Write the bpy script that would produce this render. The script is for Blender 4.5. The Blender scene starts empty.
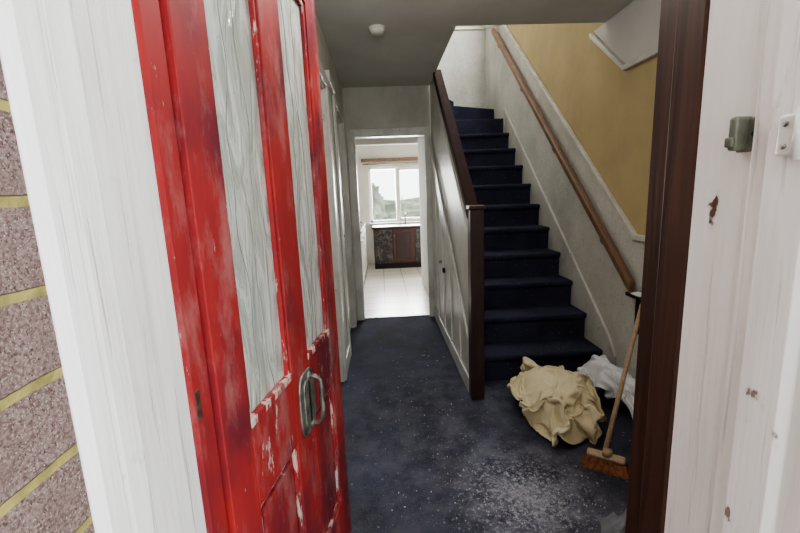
import bpy, bmesh, math, random, time
from mathutils import Vector, Matrix, noise
random.seed(7)
scene = bpy.context.scene
COL = scene.collection

# ---------------------------------------------------------------- materials
def rgb(h):
    h=h.lstrip('#'); c=[int(h[i:i+2],16)/255 for i in (0,2,4)]
    return tuple([(x/12.92 if x<=.04045 else ((x+.055)/1.055)**2.4) for x in c]+[1])

class M:
    def __init__(s,name,rough=.6,metal=0,spec=.5):
        s.m=bpy.data.materials.new(name); s.m.use_nodes=True
        s.nt=s.m.node_tree; s.n=s.nt.nodes; s.l=s.nt.links
        s.b=s.n['Principled BSDF']; s.b.inputs['Roughness'].default_value=rough
        s.b.inputs['Metallic'].default_value=metal
        s.b.inputs['Specular IOR Level'].default_value=spec
        s.tc=s.n.new('ShaderNodeTexCoord'); s.co=s.tc.outputs['Object']
    def mapping(s,scale=(1,1,1),loc=(0,0,0),rot=(0,0,0)):
        mp=s.n.new('ShaderNodeMapping'); mp.inputs['Scale'].default_value=scale
        mp.inputs['Location'].default_value=loc; mp.inputs['Rotation'].default_value=rot
        s.l.new(s.co,mp.inputs['Vector']); return mp.outputs[0]
    def noise(s,scale,detail=4,vec=None,rough=.5,dist=0):
        t=s.n.new('ShaderNodeTexNoise'); t.inputs['Scale'].default_value=scale
        t.inputs['Detail'].default_value=detail; t.inputs['Roughness'].default_value=rough
        t.inputs['Distortion'].default_value=dist
        s.l.new(vec or s.co,t.inputs['Vector']); return t.outputs['Fac']
    def vor(s,scale,vec=None,feature='F1',out='Distance'):
        t=s.n.new('ShaderNodeTexVoronoi'); t.feature=feature; t.inputs['Scale'].default_value=scale
        s.l.new(vec or s.co,t.inputs['Vector']); return t.outputs[out]
    def ramp(s,fac,a,b,ca=(0,0,0,1),cb=(1,1,1,1)):
        r=s.n.new('ShaderNodeValToRGB'); e=r.color_ramp.elements
        e[0].position=a;e[1].position=b;e[0].color=ca;e[1].color=cb
        s.l.new(fac,r.inputs[0]); return r.outputs[0]
    def mix(s,fac,a,b,mode='MIX'):
        t=s.n.new('ShaderNodeMix'); t.data_type='RGBA'; t.blend_type=mode
        for i,v in ((0,fac),(6,a),(7,b)):
            if hasattr(v,'links'): s.l.new(v,t.inputs[i])
            else: t.inputs[i].default_value=v
        return t.outputs[2]
    def math(s,op,a,b=0):
        t=s.n.new('ShaderNodeMath'); t.operation=op
        for i,v in ((0,a),(1,b)):
            if hasattr(v,'links'): s.l.new(v,t.inputs[i])
            else: t.inputs[i].default_value=v
        return t.outputs[0]
    def color(s,c):
        if hasattr(c,'links'): s.l.new(c,s.b.inputs['Base Color'])
        else: s.b.inputs['Base Color'].default_value=c
    def bump(s,h,strength=.3,dist=.01):
        t=s.n.new('ShaderNodeBump'); t.inputs['Strength'].default_value=strength
        t.inputs['Distance'].default_value=dist
        s.l.new(h,t.inputs['Height']); s.l.new(t.outputs[0],s.b.inputs['Normal'])

def simple(name,c,var=.12,scale=8,rough=.6,bump=.1,metal=0,bd=.004,grime=0):
    m=M(name,rough,metal); c=rgb(c)
    d=tuple([x*(1-var*2) for x in c[:3]]+[1])
    o=m.mix(m.ramp(m.noise(scale,5),.35,.65),c,d)
    if grime:
        g=m.ramp(m.noise(2.6,8,m.mapping((1,1,.6),(4,1,2)),.68),.46,.70)
        o=m.mix(m.math('MULTIPLY',g,grime),o,rgb('#7b776b'))
        k=m.ramp(m.noise(16,7,m.mapping((1.2,1.2,.6)),.72),.64,.68)
        o=m.mix(m.math('MULTIPLY',k,grime*1.2),o,rgb('#5d564a'))
    m.color(o)
    if bump: m.bump(m.noise(scale*12,3),bump,bd)
    return m.m

def peeling(name,c,under,stain='#dad8d1',thr=.70,cr=.25,off=.62,loc=(.3,.1)):
    m=M(name,.6)
    streak=m.noise(1,5,m.mapping((60,60,2.0)),.6)
    base=m.mix(m.ramp(m.noise(1,4,m.mapping((14,14,2)),.6),.45,.8),rgb(c),rgb(stain))
    crack=m.ramp(streak,.60,.66)
    base=m.mix(m.math('MULTIPLY',crack,cr),base,rgb('#a19d91'))
    ch=m.noise(8,5,m.mapping((1.6,1.6,1.0),(loc[0],loc[1],off)),.58)
    mask=m.ramp(ch,thr,thr+.015)
    edge=m.ramp(ch,thr-.03,thr)
    base=m.mix(m.math('MULTIPLY',edge,.35),base,rgb('#b7b0a2'))
    m.color(m.mix(mask,base,rgb(under)))
    hh=m.math('SUBTRACT',m.math('MULTIPLY',m.noise(1,5,m.mapping((80,80,4))),.6),m.math('ADD',mask,m.math('MULTIPLY',crack,.3)))
    m.bump(hh,.7,.004)
    return m.m

white_frame=peeling('white_peeling_paint','#f3f3f1','#8d7f76',thr=.665,cr=.3,off=.9)
white_frame2=peeling('white_frame_paint','#eaeae7','#5e4438','#dedcd6',.68,.15,.3)
white_int=simple('interior_white_gloss','#d6d5cd',.06,5,.4,.06,grime=.5)
white_door=simple('old_white_door_paint','#cfcfc6',.08,4,.45,.06,grime=.45)
ceil_m=simple('ceiling_paint','#cac9c4',.05,3,.9,.15)
ceil_k=simple('kitchen_paint','#dfddd6',.05,3,.9,.1)
def woodm(name,a,b,rough=.4,scale=(30,30,2),spec=.5):
    m=M(name,rough,0,spec)
    n=m.noise(1,6,m.mapping(scale),.6,1.5)
    m.color(m.mix(m.ramp(n,.3,.7),rgb(a),rgb(b))); m.bump(n,.15,.003); return m.m
wood_dark=woodm('dark_stained_wood','#2b1b19','#402b25',.4)
wood_top=woodm('dark_matt_rail_wood','#2a1a17','#3c2822',.8,(20,4,4),.15)
wood_jamb=woodm('brown_jamb_wood','#32201b','#50362b',.55,spec=.3)
wood_rail=woodm('handrail_wood','#6a5040','#8a6d56',.45,(20,4,4))
wood_broom=woodm('broom_wood','#bda78a','#9f886f',.6,(40,40,6))
cab_brown=woodm('cabinet_brown','#3b2019','#573228',.4)
metal=simple('tarnished_metal','#a3a49b',.3,30,.42,.3,.7,.002)
rust=simple('rusty_metal','#6f5348',.3,60,.7,.3,.4,.002)
metal_dark=simple('dark_slot','#1b1a18',.1,10,.7,0)
metal_green=simple('green_grey_latch_metal','#86897b',.25,25,.6,.3,.4,.002)

def redmat(name,worn):
    m=M(name,.62,0,.3)
    v=m.mapping((9,9,2.2))
    b=m.mix(m.ramp(m.noise(1,6,v,.6),.38,.72),rgb('#a83735'),rgb('#8a2e32'))
    b=m.mix(m.ramp(m.noise(3.1,5,m.mapping((2,2,1.2),(3,1,5))),.45,.64),b,rgb('#6c2a34'))
    b=m.mix(m.math('MULTIPLY',m.ramp(m.noise(5,7,m.mapping((2.4,2.4,.9),(7,2,1)),.72),.50,.66),.45),b,rgb('#b58784'))
    b=m.mix(m.ramp(m.noise(22,6,m.mapping((2,2,.5)),.7),.68-worn,.72-worn),b,rgb('#cdb9b0'))
    m.color(b); m.bump(m.noise(1,6,m.mapping((40,40,8))),.4,.004); return m.m
red=redmat('weathered_red_paint',.01)
red_mid=redmat('scuffed_red_paint',.08)
red_worn=redmat('worn_red_bead_paint',.18)

m=M('obscured_glass',.18,0,.5)
w=m.noise(1,2,m.mapping((20,20,4.5)),.5,1.8)
b=m.mix(m.ramp(w,.38,.62),rgb('#d4d7d3'),rgb('#aeb3ac'))
line=m.ramp(m.math('ABSOLUTE',m.math('SUBTRACT',w,.5)),.0,.014,(1,1,1,1),(0,0,0,1))
b=m.mix(m.math('MULTIPLY',line,.45),b,rgb('#7f847b'))
b=m.mix(m.math('MULTIPLY',m.ramp(m.noise(4,6,None,.65),.46,.75),.55),b,rgb('#a5a598'))
m.color(b); m.bump(w,.9,.010); glass_obs=m.m
lead=simple('glass_relief_line','#8f9188',.2,20,.4,.1,.1)

# brick
m=M('porch_brick',.9,0,.2)
sx=m.n.new('ShaderNodeSeparateXYZ'); m.l.new(m.co,sx.inputs[0])
cb=m.n.new('ShaderNodeCombineXYZ')
nz=m.math('MULTIPLY',m.math('SUBTRACT',m.noise(14,3),.5),.008)
m.l.new(m.math('ADD',m.math('ADD',sx.outputs[1],sx.outputs[0]),.10),cb.inputs[0])
m.l.new(m.math('ADD',m.math('ADD',sx.outputs[2],nz),-.024),cb.inputs[1])
bt=m.n.new('ShaderNodeTexBrick'); m.l.new(cb.outputs[0],bt.inputs['Vector'])
bt.inputs['Scale'].default_value=1; bt.inputs['Brick Width'].default_value=.9
bt.inputs['Row Height'].default_value=.0755; bt.inputs['Mortar Size'].default_value=.0052
bt.inputs['Mortar Smooth'].default_value=.25
c=m.mix(m.ramp(m.noise(300,2),.34,.66),rgb('#67524f'),rgb('#91807b'))
c=m.mix(m.ramp(m.noise(520,1),.60,.70),c,rgb('#b0a39e'))
c=m.mix(m.ramp(m.noise(410,1,m.mapping((1,1,1),(3,3,3))),.63,.70),c,rgb('#4d3f3d'))
c=m.mix(m.math('MULTIPLY',m.ramp(m.noise(20,4),.45,.65),.5),c,rgb('#796661'))
mo=m.mix(m.ramp(m.noise(40,4),.4,.65),rgb('#a79b63'),rgb('#817a4d'))
m.color(m.mix(bt.outputs['Fac'],c,mo))
h=m.math('SUBTRACT',m.math('MULTIPLY',m.noise(300,3),.35),bt.outputs['Fac'])
m.bump(h,.7,.005); brick=m.m

# carpet
m=M('navy_carpet',.95,0,.15)
c=m.mix(m.ramp(m.noise(3.2,6,None,.6),.35,.7),rgb('#4c4e5e'),rgb('#3a3b48'))
c=m.mix(m.ramp(m.noise(1.7,5,m.mapping((1.4,1,1),(2,4,0)),.6),.46,.64),c,rgb('#3b3b42'))
spk=m.ramp(m.vor(17,None),.08,.12,(1,1,1,1),(0,0,0,1))
c=m.mix(m.math('MULTIPLY',spk,.6),c,rgb('#888a9e'))
c=m.mix(m.math('MULTIPLY',m.ramp(m.noise(160,2),.5,.75),.5),c,rgb('#6e707f'))
def blob(cx,cy,rx,ry):
    mp=m.mapping((1/rx,1/ry,0),(-cx/rx,-cy/ry,0))
    vl=m.n.new('ShaderNodeVectorMath'); vl.operation='LENGTH'; m.l.new(mp,vl.inputs[0])
    return m.ramp(vl.outputs['Value'],.1,1,(1,1,1,1),(0,0,0,1))
g=m.math('ADD',blob(.60,1.48,.42,.42),m.math('MULTIPLY',blob(.35,1.9,.9,1.6),.5))
dn=m.math('ADD',m.noise(50,10,None,.85),m.math('MULTIPLY',g,.12))
dust=m.math('MULTIPLY',m.ramp(dn,.62,.71),m.ramp(g,.02,.25))
c=m.mix(m.math('MULTIPLY',dust,.8),c,rgb('#c6c7ce'))
c=m.mix(m.math('MULTIPLY',m.math('MULTIPLY',g,m.ramp(m.noise(7,8,None,.65),.40,.62)),.5),c,rgb('#a0a1ac'))
m.color(c); m.bump(m.noise(260,3),.7,.006); carpet=m.m
m=M('navy_stair_carpet',.95,0,.15)
c=m.mix(m.ramp(m.noise(4,5),.35,.7),rgb('#3a3c4e'),rgb('#2e2f3d'))
spk=m.ramp(m.vor(24,None),.10,.14,(1,1,1,1),(0,0,0,1))
c=m.mix(m.math('MULTIPLY',spk,.55),c,rgb('#73758d'))
m.color(c); m.bump(m.noise(260,3),.7,.006); stair_carpet=m.m

def paper(name,a,b,emb=.6,scale=28,mot=.12,grime=.2):
    m=M(name,.75)
    n=m.vor(scale,m.mapping((1,1,.8)),'SMOOTH_F1')
    n2=m.noise(scale*1.3,4,None,.6,2.5)
    c=m.mix(m.ramp(m.noise(3,4),.35,.7),rgb(a),rgb(b))
    c=m.mix(m.math('MULTIPLY',m.ramp(n2,.5,.62),mot),c,rgb('#8b8a80'))
    c=m.mix(m.math('MULTIPLY',m.ramp(m.noise(2.2,8,m.mapping((1,1,.7),(5,3,2)),.68),.46,.70),grime),c,rgb('#77736a'))
    m.color(c); m.bump(m.math('ADD',n,n2),emb,.006); return m.m
emb_white=paper('embossed_white_wallpaper','#d6d5cd','#c6c5bc',.6,26,.3,.3)
yellow=paper('ochre_wallpaper','#c3b084','#b5a27a',.12,20,.06,.25)
hall_wall=paper('hall_wallpaper','#cbc9bf','#bfbeb4',.2,40,.12,.3)

m=M('kitchen_floor_tile',.3)
bt=m.n.new('ShaderNodeTexBrick'); m.l.new(m.co,bt.inputs['Vector']); bt.offset=0
bt.inputs['Scale'].default_value=1; bt.inputs['Brick Width'].default_value=.3; bt.inputs['Row Height'].default_value=.3
bt.inputs['Mortar Size'].default_value=.006
bt.inputs['Color1'].default_value=rgb('#d9d3ca'); bt.inputs['Color2'].default_value=rgb('#d0c9bf'); bt.inputs['Mortar'].default_value=rgb('#766e64')
m.color(bt.outputs['Color']); m.bump(bt.outputs['Fac'],-.3,.004); tile=m.m
m=M('dark_marble_front',.3)
n=m.noise(9,8,None,.7,2)
m.color(m.mix(m.ramp(n,.48,.66),rgb('#231d1c'),rgb('#6b625e'))); marble=m.m

def clothm(name,a,b):
    m=M(name,.9,0,.2)
    c=m.mix(m.ramp(m.noise(7,5),.4,.7),rgb(a),rgb(b)); m.color(c)
    m.bump(m.noise(400,2),.2,.003); return m.m
cream=clothm('cream_canvas','#e0d6b6','#d0c4a0')
whitec=clothm('white_sheet_cloth','#e2e4e7','#d2d5da')
greyc=clothm('grey_rag_cloth','#8b8f94','#6c7076')
bristle=simple('bristle_fibre','#b87c58',.3,60,.9,0)
paperm=simple('paper_white','#e6e6e2',.03,5,.7,0)
upvc=simple('window_frame_white','#e8e8e6',.03,5,.35,0)
concrete=simple('concrete_slab','#8f8d88',.15,6,.95,.5)
grass=simple('lawn_green','#7d8b6c',.25,5,.95,.5)
leaf=simple('hazed_hedge_leaves','#a9b09f',.3,1.5,.95,.8,0,.1)  # foliage paled, haze is put into the leaf colour
plastic=simple('smoke_alarm_plastic','#e4e2d8',.03,5,.5,0)
flake=simple('plaster_flakes','#c9cacd',.05,20,.9,0)

# ---------------------------------------------------------------- helpers
def empty(name,loc=(0,0,0)):
    e=bpy.data.objects.new(name,None); e.location=loc; e.empty_display_size=.1; COL.objects.link(e); return e
def mk(name,verts,faces,mat,parent=None,bevel=0,smooth=False,seg=2):
    me=bpy.data.meshes.new(name); me.from_pydata([tuple(v) for v in verts],[],faces); me.update()
    bm=bmesh.new(); bm.from_mesh(me); bmesh.ops.recalc_face_normals(bm,faces=bm.faces)
    bm.to_mesh(me); bm.free()
    me.materials.append(mat)
    o=bpy.data.objects.new(name,me); COL.objects.link(o)
    if parent: o.parent=parent; o.matrix_parent_inverse=Matrix.Translation(-Vector(parent.location))
    if bevel:
        b=o.modifiers.new('bev','BEVEL'); b.width=bevel; b.segments=seg; b.limit_method='ANGLE'; b.angle_limit=math.radians(35)
    if smooth:
        for p in me.polygons: p.use_smooth=True
    return o
def boxv(x0,x1,y0,y1,z0,z1):
    v=[(x,y,z) for x in (x0,x1) for y in (y0,y1) for z in (z0,z1)]
    f=[(0,1,3,2),(4,6,7,5),(0,4,5,1),(2,3,7,6),(0,2,6,4),(1,5,7,3)]
    return v,f
def box(name,x0,x1,y0,y1,z0,z1,mat,parent=None,bevel=0):
    v,f=boxv(x0,x1,y0,y1,z0,z1); return mk(name,v,f,mat,parent,bevel)
def boxes(name,lst,mat,parent=None,bevel=0):
    V=[];F=[]
    for b in lst:
        v,f=boxv(*b); k=len(V); V+=v; F+=[tuple(i+k for i in q) for q in f]
    return mk(name,V,F,mat,parent,bevel)
def prism(name,pts,a,b,axis,mat,parent=None,bevel=0,seg=2):
    def p3(p,t):
        return {'x':(t,p[0],p[1]),'y':(p[0],t,p[1]),'z':(p[0],p[1],t)}[axis]
    n=len(pts); V=[p3(p,a) for p in pts]+[p3(p,b) for p in pts]
    F=[tuple(range(n)),tuple(range(2*n-1,n-1,-1))]+[(i,(i+1)%n,n+(i+1)%n,n+i) for i in range(n)]
    return mk(name,V,F,mat,parent,bevel,seg=seg)
def strip(name,path,w,x0,x1,mat,parent=None,bevel=.004):
    up=[(y,z+w/2) for y,z in path]; dn=[(y,z-w/2) for y,z in path][::-1]
    return prism(name,up+dn,x0,x1,'x',mat,parent,bevel)
def tube(name,path,r,mat,parent=None,n=12,r2=None,closed=False):
    V=[];F=[]; L=len(path); path=[Vector(p) for p in path]
    for i,p in enumerate(path):
        if closed: t=(path[(i+1)%L]-path[i-1]).normalized()
        else: t=(path[min(i+1,L-1)]-path[max(i-1,0)]).normalized()
        a=Vector((0,0,1)) if abs(t.z)<.9 else Vector((1,0,0))
        u=t.cross(a).normalized(); w=t.cross(u)
        rr=r if r2 is None else r+(r2-r)*i/(L-1)
        for k in range(n):
            an=2*math.pi*k/n; V.append(p+(u*math.cos(an)+w*math.sin(an))*rr)
    for i in range(L if closed else L-1):
        j=(i+1)%L
        for k in range(n):
            F.append((i*n+k,i*n+(k+1)%n,j*n+(k+1)%n,j*n+k))
    if not closed:
        F.append(tuple(range(n))); F.append(tuple((L-1)*n+k for k in range(n)))
    return mk(name,V,F,mat,parent,smooth=True)

# ---------------------------------------------------------------- dust sheets (real cloth drop, then frozen)
def cloth_drop(name,bounds,size,n,mat,seed,frames=26,comp=.36,dome=(.17,.2),stretch=1.0,rot=0):
    x0,x1,y0,y1,zt=bounds
    V=[];F=[]
    for i in range(n+1):
        for j in range(n+1):
            x=(i/n-.5)*size; y=(j/n-.5)*size*stretch
            r=math.hypot(x,y); t=math.atan2(y,x)
            mx=max(abs(x),abs(y/stretch),1e-6); rs=mx/ max(math.hypot(x,y/stretch),1e-6)
            rs=.45+.55*rs; x*=rs; y*=rs; r*=rs
            k=comp*(1+.25*math.sin(7*t+seed)*min(1,r/(.3*size)))
            nz=noise.noise_vector(Vector((x*6,y*6,seed)))*.06
            V.append((x*k+nz.x,y*k+nz.y,dome[1]+.12+.12*noise.noise(Vector((x*5,y*5,seed+9)))-.30*r*(1-.3*math.sin(7*t+seed))))
    zmin=min(v[2] for v in V)
    V=[(a,b,z-min(zmin,0)+.03) for a,b,z in V]
    for i in range(n):
        for j in range(n):
            k=i*(n+1)+j; F.append((k,k+1,k+n+2,k+n+1))
    me=bpy.data.meshes.new(name+'_sim'); me.from_pydata(V,[],F); me.update()
    o=bpy.data.objects.new(name+'_sim',me); COL.objects.link(o)
    o.shape_key_add(name='Basis'); rk=o.shape_key_add(name='rest')
    q=.80
    for i in range(n+1):
        for j in range(n+1):
            rk.data[i*(n+1)+j].co=((i/n-.5)*size*q,(j/n-.5)*size*stretch*q,0)
    cols=[]
    def addc(V,F,fix=True):
        m_=bpy.data.meshes.new('simcol'); m_.from_pydata(V,[],F)
        if fix:
            bm=bmesh.new(); bm.from_mesh(m_); bmesh.ops.recalc_face_normals(bm,faces=bm.faces); bm.to_mesh(m_); bm.free()
        ob=bpy.data.objects.new('simcol',m_); COL.objects.link(ob); cols.append(ob)
    addc([(-2,-2,0),(2,-2,0),(2,2,0),(-2,2,0)],[(0,1,2,3)],False)
    DV=[];DF=[]
    for i in range(8):
        for k in range(20):
            ph=i/8*math.pi/2; t=2*math.pi*k/20
            rr=dome[0]*(1+.25*math.sin(2*t+seed))
            DV.append((rr*math.cos(ph)**.7*math.cos(t),.03+rr*math.cos(ph)**.7*math.sin(t),dome[1]*math.sin(ph)))
    DV.append((0,.03,dome[1]))
    for i in range(7):
        for k in range(20): DF.append((i*20+k,i*20+(k+1)%20,(i+1)*20+(k+1)%20,(i+1)*20+k))
    for k in range(20): DF.append((140+k,140+(k+1)%20,160))
    DF.append(tuple(range(19,-1,-1)))
    addc(DV,DF)
    for co_ in cols:
        co_.modifiers.new('c','COLLISION'); co_.collision.thickness_outer=.006; co_.collision.cloth_friction=30
    md=o.modifiers.new('cloth','CLOTH'); s=md.settings
    s.rest_shape_key=rk
    s.quality=5; s.mass=.2; s.tension_stiffness=10; s.compression_stiffness=10; s.shear_stiffness=4; s.bending_stiffness=.25
    s.air_damping=3
    md.collision_settings.collision_quality=2; md.collision_settings.distance_min=.006
    md.collision_settings.use_self_collision=True; md.collision_settings.self_distance_min=.005
    md.point_cache.frame_start=1; md.point_cache.frame_end=frames
    scene.frame_start=1; scene.frame_end=frames
    for f in range(1,frames+1):
        scene.frame_set(f)
    dg=bpy.context.evaluated_depsgraph_get(); ev=o.evaluated_get(dg)
    nm=bpy.data.meshes.new_from_object(ev)
    nm.transform(Matrix.Rotation(math.radians(rot),4,'Z'))
    xs=sorted(v.co.x for v in nm.vertices); ys=sorted(v.co.y for v in nm.vertices); zs_=sorted(v.co.z for v in nm.vertices)
    K=len(xs); a0,a1=xs[int(.01*K)],xs[int(.99*K)]; b0,b1=ys[int(.01*K)],ys[int(.99*K)]; z1=zs_[int(.99*K)]
    for v in nm.vertices:
        v.co.x=x0+(v.co.x-a0)/(a1-a0)*(x1-x0)
        v.co.y=y0+(v.co.y-b0)/(b1-b0)*(y1-y0)
        v.co.z=max(.004,zt*max(0,v.co.z/z1)**.85)
    bpy.data.objects.remove(o)
    for co_ in cols: bpy.data.objects.remove(co_)
    no=bpy.data.objects.new(name,nm); COL.objects.link(no)
    nm.materials.clear(); nm.materials.append(mat)
    for p in nm.polygons: p.use_smooth=True
    so=no.modifiers.new('thick','SOLIDIFY'); so.thickness=.003; so.offset=1
    sb=no.modifiers.new('sub','SUBSURF'); sb.levels=1; sb.render_levels=1
    scene.frame_set(1)
    return no
cloth_drop('dust_sheet',(.72,1.15,1.76,2.42,.28),1.35,68,cream,2.3,dome=(.19,.24))
cloth_drop('white_dust_sheet',(1.185,1.475,1.84,2.46,.26),.9,42,whitec,5.1,dome=(.12,.2),stretch=1.2,rot=15)

XL,XR=-.32,1.52
CH=2.35
YK=4.15
YB=5.75
YW=7.7
UH=4.9
DX=.03

# ---------------------------------------------------------------- shell
boxes('floor',[(-.42,XR,.35,YK+.05,-.12,0)],carpet)
boxes('floor.001',[(-1.5,XR,YK+.05,YW,-.12,.0)],tile)
box('trim_1',-.24,.5,YK+.03,YK+.07,0,.008,metal)
boxes('ceiling',[(-.42,.5,.7,YK+.1,CH,CH+.25),(.5,XR,.7,2.76,CH,CH+.25)],ceil_m)
boxes('ceiling.001',[(-1.5,.56,YK+.1,YB,CH,CH+.25),(-1.5,XR,YB+.05,YW,CH,CH+.25)],ceil_k)
box('ceiling.002',-1.6,1.62,.4,YW,UH,UH+.1,ceil_m)
boxes('wall_left',[(XL-.1,XL,.7,1.95,0,CH),(XL-.1,XL,2.72,3.2,0,CH),(XL-.1,XL,3.92,YK,0,CH),
    (XL-.1,XL,1.95,2.72,2.0,CH),(XL-.1,XL,3.2,3.92,2.0,CH)],hall_wall)
boxes('wall_right',[(XR,XR+.1,.7,YW,0,3.55),(XR,XR+.1,.7,2.9,3.55,UH),(XR,XR+.1,5.0,YW,3.55,UH),(XR,XR+.1,2.9,5.0,4.75,UH)],yellow)
boxes('wall_stair_back',[(.6,XR,YB,YB+.02,0,UH)],yellow)
boxes('wall_kitchen_right',[(XR-.012,XR,YB+.05,YW,0,CH),(.6,XR-.012,YB+.02,YB+.05,0,CH)],ceil_k)
boxes('wall_upper',[(-1.6,1.62,.4,.5,CH+.25,UH),(-1.6,-1.5,.5,YW,CH+.25,UH),(-1.5,.6,YB,YB+.05,CH+.25,UH)],hall_wall)
boxes('wall_kitchen_front',[(XL-.1,-.24,YK,YK+.1,0,CH),(-.24,.53,YK,YK+.1,1.9,CH),(-1.5,XL-.1,YK,YK+.1,0,CH)],hall_wall)
boxes('wall_kitchen_stair',[(.56,.60,YK+.1,YB+.05,0,CH),(.53,.57,YK,YK+.1,0,CH)],ceil_k)
box('wall_kitchen_left',-1.6,-1.5,YK,YW,0,CH,ceil_k)
WX0,WX1,WZ0,WZ1=-.2,1.2,.80,1.84
boxes('wall_kitchen_back',[(-1.6,WX0,YW,YW+.25,0,CH),(WX1,1.62,YW,YW+.25,0,CH),(WX0,WX1,YW,YW+.25,0,WZ0),(WX0,WX1,YW,YW+.25,WZ1,CH)],ceil_k)
box('trim_2',-1.5,XR-.012,5.85,6.0,2.02,CH,ceil_k)
boxes('wall_front',[(.505,1.62,.36,.69,-.15,UH),(-1.6,-.335,.36,.69,-.15,UH),(-.335,.505,.40,.69,2.04,UH)],brick)
boxes('wall_front_inner',[(.505,1.52,.69,.70,0,CH),(-.42,-.335,.69,.70,0,CH),(-.335,.505,.69,.70,2.04,CH)],hall_wall)
box('wall_porch_side',-.62,-.292,-.9,.36,-.15,2.6,brick)
box('ground_porch_slab',-3,3,-4,.36,-.3,-.15,concrete)

# ------------------------------------------------------------- door frame
df=empty('front_door_frame')
L=[(-.335,.355),(-.290,.352),(-.283,.362),(-.281,.385),(-.286,.390),(-.283,.396),(-.281,.425),(-.291,.432),(-.297,.438),(-.297,.500),
   (-.302,.506),(-.304,.575),(-.335,.60)]
prism('left_outer_casing',L,-.15,2.04,'z',white_frame,df,.0015)
prism('left_jamb',[(-.335,.577),(-.304,.577),(-.2995,.585),(-.297,.632),(-.335,.70)],-.15,2.04,'z',red,df,.001)
box('jamb_hinge_cup',-.303,-.2980,.586,.602,.965,1.015,rust,df,.002)
prism('right_outer_casing',[(.505,.25),(.452,.25),(.440,.262),(.438,.33),(.446,.338),(.446,.39),(.437,.397),(.437,.446),(.449,.452),(.449,.478),(.505,.478)],-.15,2.04,'z',white_frame,df,.0015)
prism('right_inner_casing',[(.505,.479),(.459,.479),(.457,.484),(.455,.570),(.505,.570)],-.15,2.04,'z',white_frame2,df,.001)
prism('right_jamb',[(.505,.571),(.455,.571),(.4525,.575),(.4525,.628),(.455,.633),(.475,.640),(.475,.70),(.505,.70)],-.15,2.04,'z',wood_jamb,df,.001)
box('head',-.335,.505,.40,.69,2.0,2.04,white_frame2,df)
box('sill',-.335,.505,.36,.70,-.06,.012,wood_dark,df)

lk=empty('door_latch_keep',(.446,.478,1.35))
prism('body',[(.434,.486),(.457,.486),(.457,.496),(.442,.498),(.434,.497)],1.338,1.378,'z',metal_green,lk,.003)
box('plate',.451,.457,.472,.503,1.336,1.376,metal_green,lk,.002)
box('catch_lip',.430,.436,.486,.497,1.342,1.354,metal_green,lk,.002)
tube('screw',[(.452,.478,1.356),(.4495,.478,1.356)],.003,metal_dark,lk)
hg=empty('painted_hinge_block',(.438,.42,1.345))
box('leaf',.430,.439,.402,.430,1.325,1.368,upvc,hg,.003)
tube('pin',[(.430,.405,1.320),(.430,.405,1.372)],.005,upvc,hg)
for i,z in enumerate((1.335,1.358)):
    tube('screw_%d'%i,[(.4305,.42,z),(.4285,.42,z)],.003,metal,hg)

# ---------------------------------------------------------------- red door
HX,HY=-.290,.645; EX,EY=-.175,1.38
W=math.hypot(EX-HX,EY-HY); ang=math.atan2(EY-HY,EX-HX)
door=empty('door_1')
T=Matrix.Translation((HX,HY,0))@Matrix.Rotation(ang,4,'Z')
def dadd(o):
    o.data.transform(T); o.data.update(); return o
TH=.044; ZT=1.985
def db(name,a,b,z0,z1,mat,y0=0,y1=TH,bev=.002): return dadd(box(name,a,b,y0,y1,z0,z1,mat,door,bev))
st=.095; m0,m1=W*.42,W*.58
db('hinge_stile',0,st,.015,ZT,red); db('latch_stile',W-st,W,.015,ZT,red)
db('mid_muntin',m0,m1,.015,ZT,red)
for i,(a,b) in enumerate(((st,m0),(m1,W-st))):
    db('bottom_rail_%d'%i,a,b,.015,.22,red); db('lock_rail_%d'%i,a,b,.68,.86,red_mid); db('top_rail_%d'%i,a,b,1.86,ZT,red)
    db('panel_%d'%i,a,b,.22,.68,red_mid,.016,.03,0)
    dadd(box('panel_field_%d'%i,a+.03,b-.03,.007,.02,.25,.65,red,door,.006))
    db('glass_%d'%i,a,b,.86,1.86,glass_obs,.016,.024,0)
    bw=.012
    lst=[(a,a+bw,.005,.016,.86,1.86),(b-bw,b,.005,.016,.86,1.86),(a,b,.005,.016,1.848,1.86)]
    dadd(boxes('bead_%d'%i,lst,red_mid,door,.002))
    dadd(box('bottom_bead_%d'%i,a,b,-.001,.016,.855,.855+bw*1.5,red_worn,door,.003))
    lst=[(a,a+bw,.006,.016,.22,.68),(b-bw,b,.006,.016,.22,.68),(a,b,.006,.016,.22,.22+bw),(a,b,.006,.016,.668,.68)]
    dadd(boxes('panel_bead_%d'%i,lst,red_worn,door,.002))
    for k,(ph,am,c0) in enumerate(((0,.012,.3),(2.1,.014,.62))):
        pts=[]
        for q in range(60):
            z=.875+.965*q/59
            s=a+bw+(b-a-2*bw)*c0+am*math.sin(ph+q*.17+i)+.006*math.sin(q*.5+ph)
            s=min(max(s,a+.016),b-.016)
            pts.append((s,.0160,z))
        dadd(tube('relief_%d_%d'%(i,k),pts,.0013,lead,door,6))
for i,z in enumerate((.22,1.72)):
    dadd(tube('hinge_%d'%i,[(-.004,-.004,z),(-.004,-.004,z+.09)],.006,metal,door))
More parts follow.
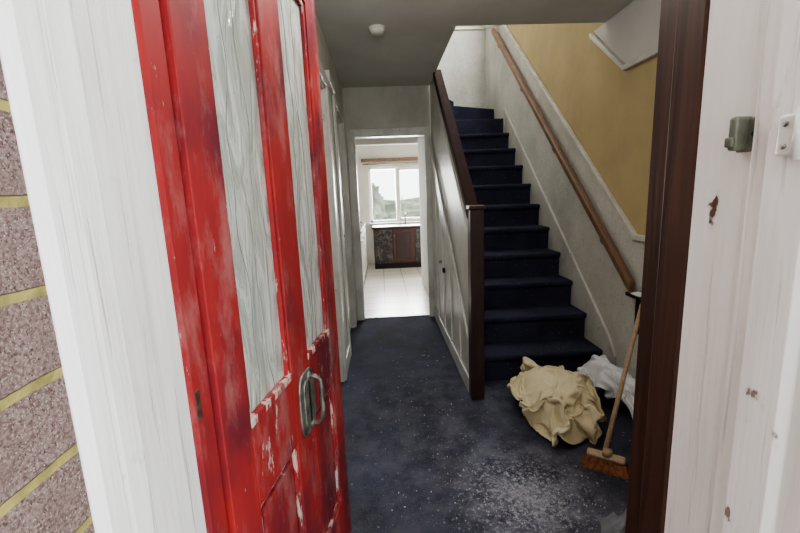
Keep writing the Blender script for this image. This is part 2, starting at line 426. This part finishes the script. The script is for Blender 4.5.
# vertical letter plate with bail pull
cs,cz=W*.535,.75
def oval(a,b,e=.55,n=44): return [(cs+a*math.copysign(abs(math.cos(t))**e,math.cos(t)),cz+b*math.copysign(abs(math.sin(t))**e,math.sin(t))) for t in [2*math.pi*k/n for k in range(n)]]
def ovprism(name,a,b,y0,y1,mat,bev,e=.55): return dadd(prism(name,oval(a,b,e),y0,y1,'y',mat,door,bev))
ovprism('letter_plate',.058,.090,-.005,.002,metal,.003)
ovprism('letter_flap',.036,.066,-.009,-.004,metal,.002,.4)
ovprism('letter_slot',.006,.060,-.0100,-.008,metal_dark,.0005,.3)
pull=[(cs+.012,-.006,cz+.070),(cs+.012,-.022,cz+.070),(cs+.012,-.036,cz+.058),(cs+.012,-.040,cz+.03),(cs+.012,-.040,cz-.03),(cs+.012,-.036,cz-.058),(cs+.012,-.022,cz-.070),(cs+.012,-.006,cz-.070)]
dadd(tube('pull_handle',pull,.0062,metal,door,12))
for k,zz in enumerate((cz+.070,cz-.070)):
    dadd(tube('pull_rose_%d'%k,[(cs+.012,-.004,zz),(cs+.012,-.011,zz)],.013,metal,door,18,r2=.010))
dadd(box('lock_edge_plate',W-.001,W+.002,.010,.034,1.05,1.2,metal,door))

# ---------------------------------------------------------------- left hall doors
for i,(y0,y1) in enumerate(((1.95,2.72),(3.2,3.92))):
    d=empty('door_%d'%(i+2))
    x=XL
    boxes('lining',[(x-.1,x+.001,y0,y0+.02,0,2.0),(x-.1,x+.001,y1-.02,y1,0,2.0),(x-.1,x+.001,y0,y1,1.98,2.0)],white_int,d)
    box('leaf',x-.075,x-.035,y0+.022,y1-.022,.01,1.978,white_door,d,.002)
    for k,(a,b) in enumerate(((.15,.75),(.9,1.3),(1.42,1.85))):
        box('raised_panel_%d'%k,x-.038,x-.028,y0+.12,y1-.12,a,b,white_door,d,.006)
    tube('knob_stem',[(x-.036,y0+.08,1.0),(x+.0,y0+.08,1.0)],.008,metal,d)
    tube('knob',[(x-.01,y0+.08,1.0),(x+.008,y0+.08,1.0),(x+.018,y0+.08,1.0)],.022,metal,d,16)
    A=.065
    boxes('architrave',[(x,x+.018,y0-A,y0+.005,0,2.0+A),(x,x+.018,y1-.005,y1+A,0,2.0+A),(x,x+.018,y0,y1,1.995,2.0+A)],white_int,d,.004)
boxes('baseboard_left',[(XL,XL+.015,.7,1.88,0,.12),(XL,XL+.015,2.79,3.13,0,.12),(XL,XL+.015,3.99,YK,0,.12)],white_int,None,.003)
boxes('trim_3',[(-.30,-.235,YK-.018,YK,0,1.96),(.47,.527,YK-.018,YK,0,1.96),(-.235,.47,YK-.018,YK,1.895,1.96),
   (-.24,-.225,YK-.002,YK+.1,0,1.9),(.515,.53,YK-.002,YK+.1,0,1.9),(-.225,.515,YK-.002,YK+.1,1.885,1.9)],white_int,None,.003)
box('trim_4',XL,XL+.03,2.79,3.13,2.05,2.12,white_int,None,.004)

# ---------------------------------------------------------------- stairs
R,G,Y0,N=.195,.232,2.55,10
stairs=empty('staircase')
SX=.575
pr=[(Y0+.025,0)]
for n in range(1,N+1):
    yn=Y0+G*(n-1)
    pr+= [(yn+.025,R*n-.045),(yn,R*n-.036),(yn,R*n),]
    pr+= [(yn+G+.025,R*n)]
pr+=[(Y0+G*N+.025,R*N-.3),(Y0+.6,0)]
prism('carpeted_steps',pr,SX,XR-.03,'x',stair_carpet,stairs,.017,4)
yp=Y0+G*N
P=(SX,yp)
win=[([P,(XR-.005,yp),(XR-.005,5.35)],N+1),([P,(XR-.005,5.33),(XR-.005,YB-.005),(1.05,YB-.005)],N+2),([P,(1.07,YB-.005),(SX,YB-.005)],N+3)]
for i,(pl,k) in enumerate(win):
    prism('winder_%d'%i,pl,R*(k-1)-.15,R*k,'z',stair_carpet,stairs,.010)
box('landing_tread',-.3,SX,yp,YB-.005,2.6,R*(N+4),stair_carpet,stairs)
def zs(y): return R+ (y-Y0)*R/G
prism('wall_string',[(2.42,0),(2.42,.20),(2.50,.31),(yp,zs(yp)+.12),(yp,1.7),(2.9,0)],XR-.032,XR-.0125,'x',white_int,stairs,.003)
bal=empty('stair_balustrade')
s=.865
def zr(y): return 1.16+(y-2.40)*s
ye=2.40+(CH-1.16)/s
D=DX
prism('spandrel_panel',[(2.40,0),(YK-.02,0),(YK-.02,CH),(ye,CH),(2.40,1.16)],.505+D,.54+D,'x',white_int,bal)
strip('top_rail',[(2.40,1.175),(ye-.02,CH-.005)],.075,.486+D,.560+D,wood_top,bal,.008)
strip('outer_string',[(2.42,.26),(YK-.02,.26+(YK-2.44)*s)],.20,.492+D,.506+D,white_int,bal,.004)
strip('string_bead',[(2.42,.39),(YK-.02,.39+(YK-2.44)*s)],.022,.482+D,.494+D,white_int,bal,.004)
strip('upper_bead',[(2.43,1.05),(ye,1.05+(ye-2.43)*s)],.02,.494+D,.506+D,white_int,bal,.003)
for i,y in enumerate((2.75,3.1,3.45,3.8,4.05)):
    z1=.16+(y-2.44)*s
    box('batten_%d'%i,.493+D,.506+D,y-.022,y+.022,.1,z1,white_int,bal,.003)
tube('cupboard_knob',[(.495+D,3.52,.7),(.47+D,3.52,.7)],.014,metal,bal)
box('cupboard_latch',.485+D,.506+D,3.40,3.44,.62,.66,metal_dark,bal,.003)
box('newel_post',.490+D,.572+D,2.33,2.412,0,1.20,wood_dark,bal,.004)
box('newel_cap',.482+D,.580+D,2.322,2.420,1.20,1.225,wood_dark,bal,.006)
box('baseboard_stair',.490+D,.5045+D,2.42,YK-.02,0,.11,white_int,None,.004)
box('trim_11',.5,.5+D+.005,2.76,YK,CH-.002,CH+.25,ceil_m)

zk=lambda y:1.0+(y-2.30)*.832
prism('trim_5',[(.72,0),(.72,1.0),(2.30,1.0),(4.95,zk(4.95)),(YB-.001,zk(4.95)+.25),(YB-.001,0)],XR-.012,XR-.0005,'x',emb_white)
strip('trim_6',[(.72,1.0),(2.30,1.0),(4.95,zk(4.95)),(YB-.03,zk(4.95)+.25)],.035,XR-.034,XR-.0005,white_int,None,.006)
strip('trim_7',[(.72,2.0),(2.50,2.0),(2.92,CH-.02)],.035,XR-.034,XR-.0005,white_int,None,.006)
prism('trim_8',[(.72,2.0),(2.50,2.0),(2.90,CH-.001),(.72,CH-.001)],XR-.010,XR-.0005,'x',ceil_m)
boxes('trim_9',[(.61,XR-.013,YB-.012,YB-.0005,1.9,3.45)],emb_white)
box('trim_10',.61,XR-.035,YB-.034,YB-.0005,3.43,3.465,white_int,None,.006)
box('baseboard_right',XR-.028,XR-.0125,.72,2.42,0,.13,white_int,None,.004)
hr=empty('stair_handrail')
def rail(name,y0,z0,y1,z1,xa,xb,h,mat):
    return prism(name,[(y0,z0-h/2),(y0,z0+h/2),(y1,z1+h/2),(y1,z1-h/2)],xa,xb,'x',mat,hr,.012)
rail('rail',2.24,.715,5.2,.715+2.96*.845,XR-.085,XR-.035,.065,wood_rail)
for i,y in enumerate((2.6,3.4,4.2,5.0)):
    z=.715+(y-2.24)*.845-.05
    tube('bracket_%d'%i,[(XR-.06,y,z+.03),(XR-.06,y,z-.02),(XR-.045,y,z-.04),(XR-.013,y,z-.05)],.007,metal,hr)
sh=empty('wall_bracket_shelf')
prism('bracket',[(2.12,.67),(2.20,.67),(2.20,.46),(2.17,.44),(2.14,.50)],XR-.06,XR-.0125,'x',wood_dark,sh,.006)
box('shelf',XR-.105,XR-.0125,2.10,2.23,.668,.69,wood_dark,sh,.004)
prism('paper_note',[(1.41,2.09),(1.48,2.11),(1.47,2.19),(1.41,2.17)],.691,.697,'z',paperm,sh)

sa=empty('smoke_alarm',(.03,2.76,CH))
tube('base',[(.03,2.76,CH),(.03,2.76,CH-.012)],.055,plastic,sa,32)
tube('cover',[(.03,2.76,CH-.012),(.03,2.76,CH-.034)],.050,plastic,sa,32,r2=.038)

# ---------------------------------------------------------------- kitchen
w=empty('window_1')
f=.045
boxes('frame',[(WX0,WX0+f,YW+.05,YW+.11,WZ0,WZ1),(WX1-f,WX1,YW+.05,YW+.11,WZ0,WZ1),(WX0,WX1,YW+.05,YW+.11,WZ0,WZ0+f),
  (WX0,WX1,YW+.05,YW+.11,WZ1-f,WZ1),(.30,.36,YW+.04,YW+.12,WZ0,WZ1),(.87,.93,YW+.05,YW+.11,WZ0,WZ1)],upvc,w,.004)
boxes('casement',[(.36,.385,YW+.03,YW+.09,WZ0+f,WZ1-f),(.845,.87,YW+.03,YW+.09,WZ0+f,WZ1-f),(.36,.87,YW+.03,YW+.09,WZ0+f,WZ0+f+.03),(.36,.87,YW+.03,YW+.09,WZ1-f-.03,WZ1-f)],upvc,w,.003)
box('sill_board',WX0-.03,WX1+.03,YW-.06,YW+.06,WZ0-.03,WZ0,upvc,w,.004)
box('handle',.405,.425,YW+.0,YW+.03,1.2,1.3,metal,w,.003)
pl=empty('window_pelmet_rail')
box('board',WX0-.12,WX1+.1,YW-.10,YW-.001,1.93,1.99,wood_rail,pl,.005)
tube('curtain_rod',[(WX0-.1,YW-.05,1.89),(WX1+.08,YW-.05,1.89)],.01,metal,pl)
kc=empty('kitchen_base_cabinets')
box('carcass',-.15,1.49,7.12,7.69,.10,.73,cab_brown,kc)
box('plinth',-.15,1.49,7.16,7.60,0,.10,metal_dark,kc)
box('worktop',-.17,1.495,7.07,7.635,.73,.765,wood_dark,kc,.005)
for i,(a,b,mt) in enumerate(((-.14,.18,marble),(.19,.58,cab_brown),(.59,.95,marble),(.96,1.4,cab_brown))):
    box('cabinet_front_%d'%i,a,b,7.10,7.12,.12,.71,mt,kc,.004)
    if mt is cab_brown:
        box('cabinet_field_%d'%i,a+.06,b-.06,7.09,7.10,.18,.65,wood_dark,kc,.006)
        tube('pull_%d'%i,[(a+.035,7.10,.6),(a+.035,7.075,.6)],.012,metal,kc)
kt=empty('kitchen_tap',(.45,7.55,.765))
tube('spout',[(.45,7.55,.765),(.45,7.55,.93),(.45,7.52,.965),(.45,7.46,.97),(.45,7.42,.94)],.010,metal,kt)
tube('lever',[(.45,7.55,.82),(.50,7.55,.84)],.007,metal,kt)
ks=empty('kitchen_side_units')
box('carcass',-1.49,-.30,5.3,7.05,.08,.82,white_door,ks)
box('worktop',-1.495,-.27,5.28,7.05,.82,.86,wood_dark,ks,.004)
box('plinth',-1.49,-.34,5.32,7.05,0,.08,metal_dark,ks)
for i in range(3):
    y=5.33+i*.57
    box('unit_door_%d'%i,-.30,-.283,y,y+.55,.11,.79,white_door,ks,.004)
    box('unit_pull_%d'%i,-.283,-.265,y+.05,y+.15,.70,.715,metal,ks,.003)
ko=empty('door_4')
T2=Matrix.Translation((-.235,YK+.11,0))@Matrix.Rotation(math.radians(94),4,'Z')
for nm,a in (('leaf',(0,.70,-.0,.035,.01,1.88)),('panel_low',(.1,.6,-.006,0,.15,.8)),('panel_high',(.1,.6,-.006,0,.95,1.75))):
    o=box(nm,*a,white_door,ko,.003); o.data.transform(T2)
o=tube('handle',[(.64,-.002,1.0),(.64,-.03,1.0),(.56,-.035,1.0)],.009,metal,ko); o.data.transform(T2)

w2=empty('added_landing_window')  # unseen landing window, added so light reaches the stairwell
boxes('frame',[(XR+.02,XR+.07,2.9,2.96,3.55,4.75),(XR+.02,XR+.07,4.94,5.0,3.55,4.75),(XR+.02,XR+.07,2.9,5.0,3.55,3.61),(XR+.02,XR+.07,2.9,5.0,4.69,4.75),(XR+.02,XR+.07,3.92,3.98,3.55,4.75)],upvc,w2)

box('garden_lawn',-15,15,YW+.25,40,-1.2,-.9,grass)
def foliage(name,c,r,base=None):
    bm=bmesh.new(); bmesh.ops.create_icosphere(bm,subdivisions=5,radius=1)
    for v in bm.verts:
        p=v.co.copy(); d=noise.fractal(p*2.2+Vector(c),.8,2.1,5)*.35
        q=Vector((p.x*r[0],p.y*r[1],p.z*r[2]))*(1+d)+Vector(c)
        if base is not None: q.z=max(q.z,base)
        v.co=q
    me=bpy.data.meshes.new(name); bm.to_mesh(me); bm.free(); me.materials.append(leaf)
    o=bpy.data.objects.new(name,me); COL.objects.link(o); return o
foliage('garden_shrub',(-1.0,15,.3),(1.2,1.0,1.6),-.9)
foliage('garden_hedge',(0.8,20,-.4),(9,1,1.5),-.9)

# ---------------------------------------------------------------- broom
br=empty('broom')
bc=Vector((.99,1.63,.0)); top=Vector((1.40,2.05,.66))
hb=bc+Vector((0,0.01,.085))
tube('handle',[hb,hb.lerp(top,.5),top],.0115,wood_broom,br,14)
Tb=Matrix.Translation(bc+Vector((0,0,.06)))@Matrix.Rotation(math.radians(-35),4,'Z')@Matrix.Rotation(math.radians(18),4,'X')
o=box('head_block',-.080,.080,-.020,.020,0,.022,wood_broom,br,.008); o.data.transform(Tb)
o=tube('socket',[(0,0,.015),(.01,.01,.045)],.018,wood_broom,br,14); o.data.transform(Tb)
V=[];F=[]
for i in range(28):
    for j in range(6):
        x=-.076+.152*i/27; y=-.017+.034*j/5
        for q in range(3):
            dx,dy=random.uniform(-.004,.004),random.uniform(-.004,.004)
            fx=x*1.3+random.uniform(-.006,.006); fy=y*1.7+random.uniform(-.006,.006)-.022
            k=len(V); r=.0018; zz=-.052+.25*fy*.3
            V+=[(x+dx-r,y+dy,.002),(x+dx+r,y+dy,.002),(x+dx,y+dy+r,.002),(fx-r,fy,zz),(fx+r,fy,zz),(fx,fy+r,zz)]
            F+=[(k,k+1,k+4,k+3),(k+1,k+2,k+5,k+4),(k+2,k,k+3,k+5)]
o=mk('bristles',V,F,bristle,br); o.data.transform(Tb)
for v in o.data.vertices: v.co.z=max(v.co.z,.002)

V=[];F=[];n=40
for i in range(n+1):
    for j in range(n+1):
        x=(i/n-.5)*.24; y=(j/n-.5)*.16
        e=min(1,6*min(i/n,1-i/n,j/n,1-j/n))
        z=.006+e*(.025+.03*(1-abs(noise.noise(Vector((x*14,y*14,3)))*2.5)))
        V.append((.90+x+.02*math.sin(y*30),1.29+y+.02*math.sin(x*25),max(z,.003)))
for i in range(n):
    for j in range(n):
        k=i*(n+1)+j; F.append((k,k+1,k+n+2,k+n+1))
mk('floor_rag',V,F,greyc,smooth=True)

V=[];F=[]
for i in range(420):
    u=random.random()
    if u<.5: x=random.gauss(.58,.15); y=random.gauss(1.50,.15)
    else: x=random.uniform(-.1,1.0); y=random.uniform(1.1,3.2)
    if x>.95 or x<-.1 or (x>.47 and y>1.7) : continue
    s_=random.choice((.0010,.0013,.0015,.002,.0025,.0035)); a0=random.random()*6; k=len(V); n=random.choice((4,5,6)); z=.003+random.random()*.002
    for q in range(n):
        a=a0+2*math.pi*q/n; rr=s_*random.uniform(.6,1.2)
        V.append((x+rr*math.cos(a),y+rr*math.sin(a),z+random.uniform(0,.001)))
    for q in range(n): V.append((V[k+q][0],V[k+q][1],.0005))
    F.append(tuple(range(k,k+n)))
    for q in range(n): F.append((k+q,k+(q+1)%n,k+n+(q+1)%n,k+n+q))
mk('plaster_debris',V,F,flake)

# ---------------------------------------------------------------- light
wd=bpy.data.worlds.new('overcast_sky'); scene.world=wd; wd.use_nodes=True
bg=wd.node_tree.nodes['Background']; bg.inputs[0].default_value=(.95,.975,1,1); bg.inputs[1].default_value=2.1
def area(name,loc,rot,sx,sy,p,col=(1,1,1)):
    l=bpy.data.lights.new(name,'AREA'); l.shape='RECTANGLE'; l.size=sx; l.size_y=sy; l.energy=p; l.color=col
    o=bpy.data.objects.new(name,l); o.location=loc; o.rotation_euler=rot; COL.objects.link(o); return o
area('window_daylight',(.4,YW+.5,1.6),(math.radians(-80),0,0),1.6,1.2,170)
area('landing_fill_light',(XR+.2,3.95,4.15),(0,math.radians(70),0),1.2,1.9,95)  # fill lamp added behind the unseen landing opening to lift the stairs
cl=empty('added_hall_lamp',(.15,1.35,CH))  # lamp fitting added out of view to carry the hall fill light
tube('rose',[(.15,1.35,CH),(.15,1.35,CH-.02)],.05,plastic,cl,24)
tube('cord',[(.15,1.35,CH-.02),(.15,1.35,CH-.09)],.003,plastic,cl,8)
tube('holder',[(.15,1.35,CH-.09),(.15,1.35,CH-.13)],.018,plastic,cl,16)
l=bpy.data.lights.new('fill_bulb','POINT'); l.energy=10; l.shadow_soft_size=.08; l.color=(1,.97,.93)  # added fill source, brightens the dim hall
o=bpy.data.objects.new('fill_bulb',l); COL.objects.link(o); o.location=(.15,1.35,CH-.24)

# ---------------------------------------------------------------- camera
a,p,r=math.radians(2.4),math.radians(10.07),math.radians(2.3)
Fw=Vector((math.sin(a)*math.cos(p),math.cos(a)*math.cos(p),-math.sin(p)))
Rt=Vector((math.cos(a),-math.sin(a),0)); Up=Rt.cross(Fw)
R2=Rt*math.cos(r)-Up*math.sin(r); U2=Rt*math.sin(r)+Up*math.cos(r)
cam=bpy.data.cameras.new('camera'); cam.lens=18; cam.sensor_width=36; cam.clip_start=.02
co=bpy.data.objects.new('camera',cam); COL.objects.link(co)
Mx=Matrix((R2,U2,-Fw)).transposed().to_4x4(); Mx.translation=Vector((0,0,1.3)); co.matrix_world=Mx
scene.camera=co
scene.view_settings.view_transform='AgX'
scene.view_settings.look='AgX - Medium High Contrast'
scene.view_settings.exposure=.88
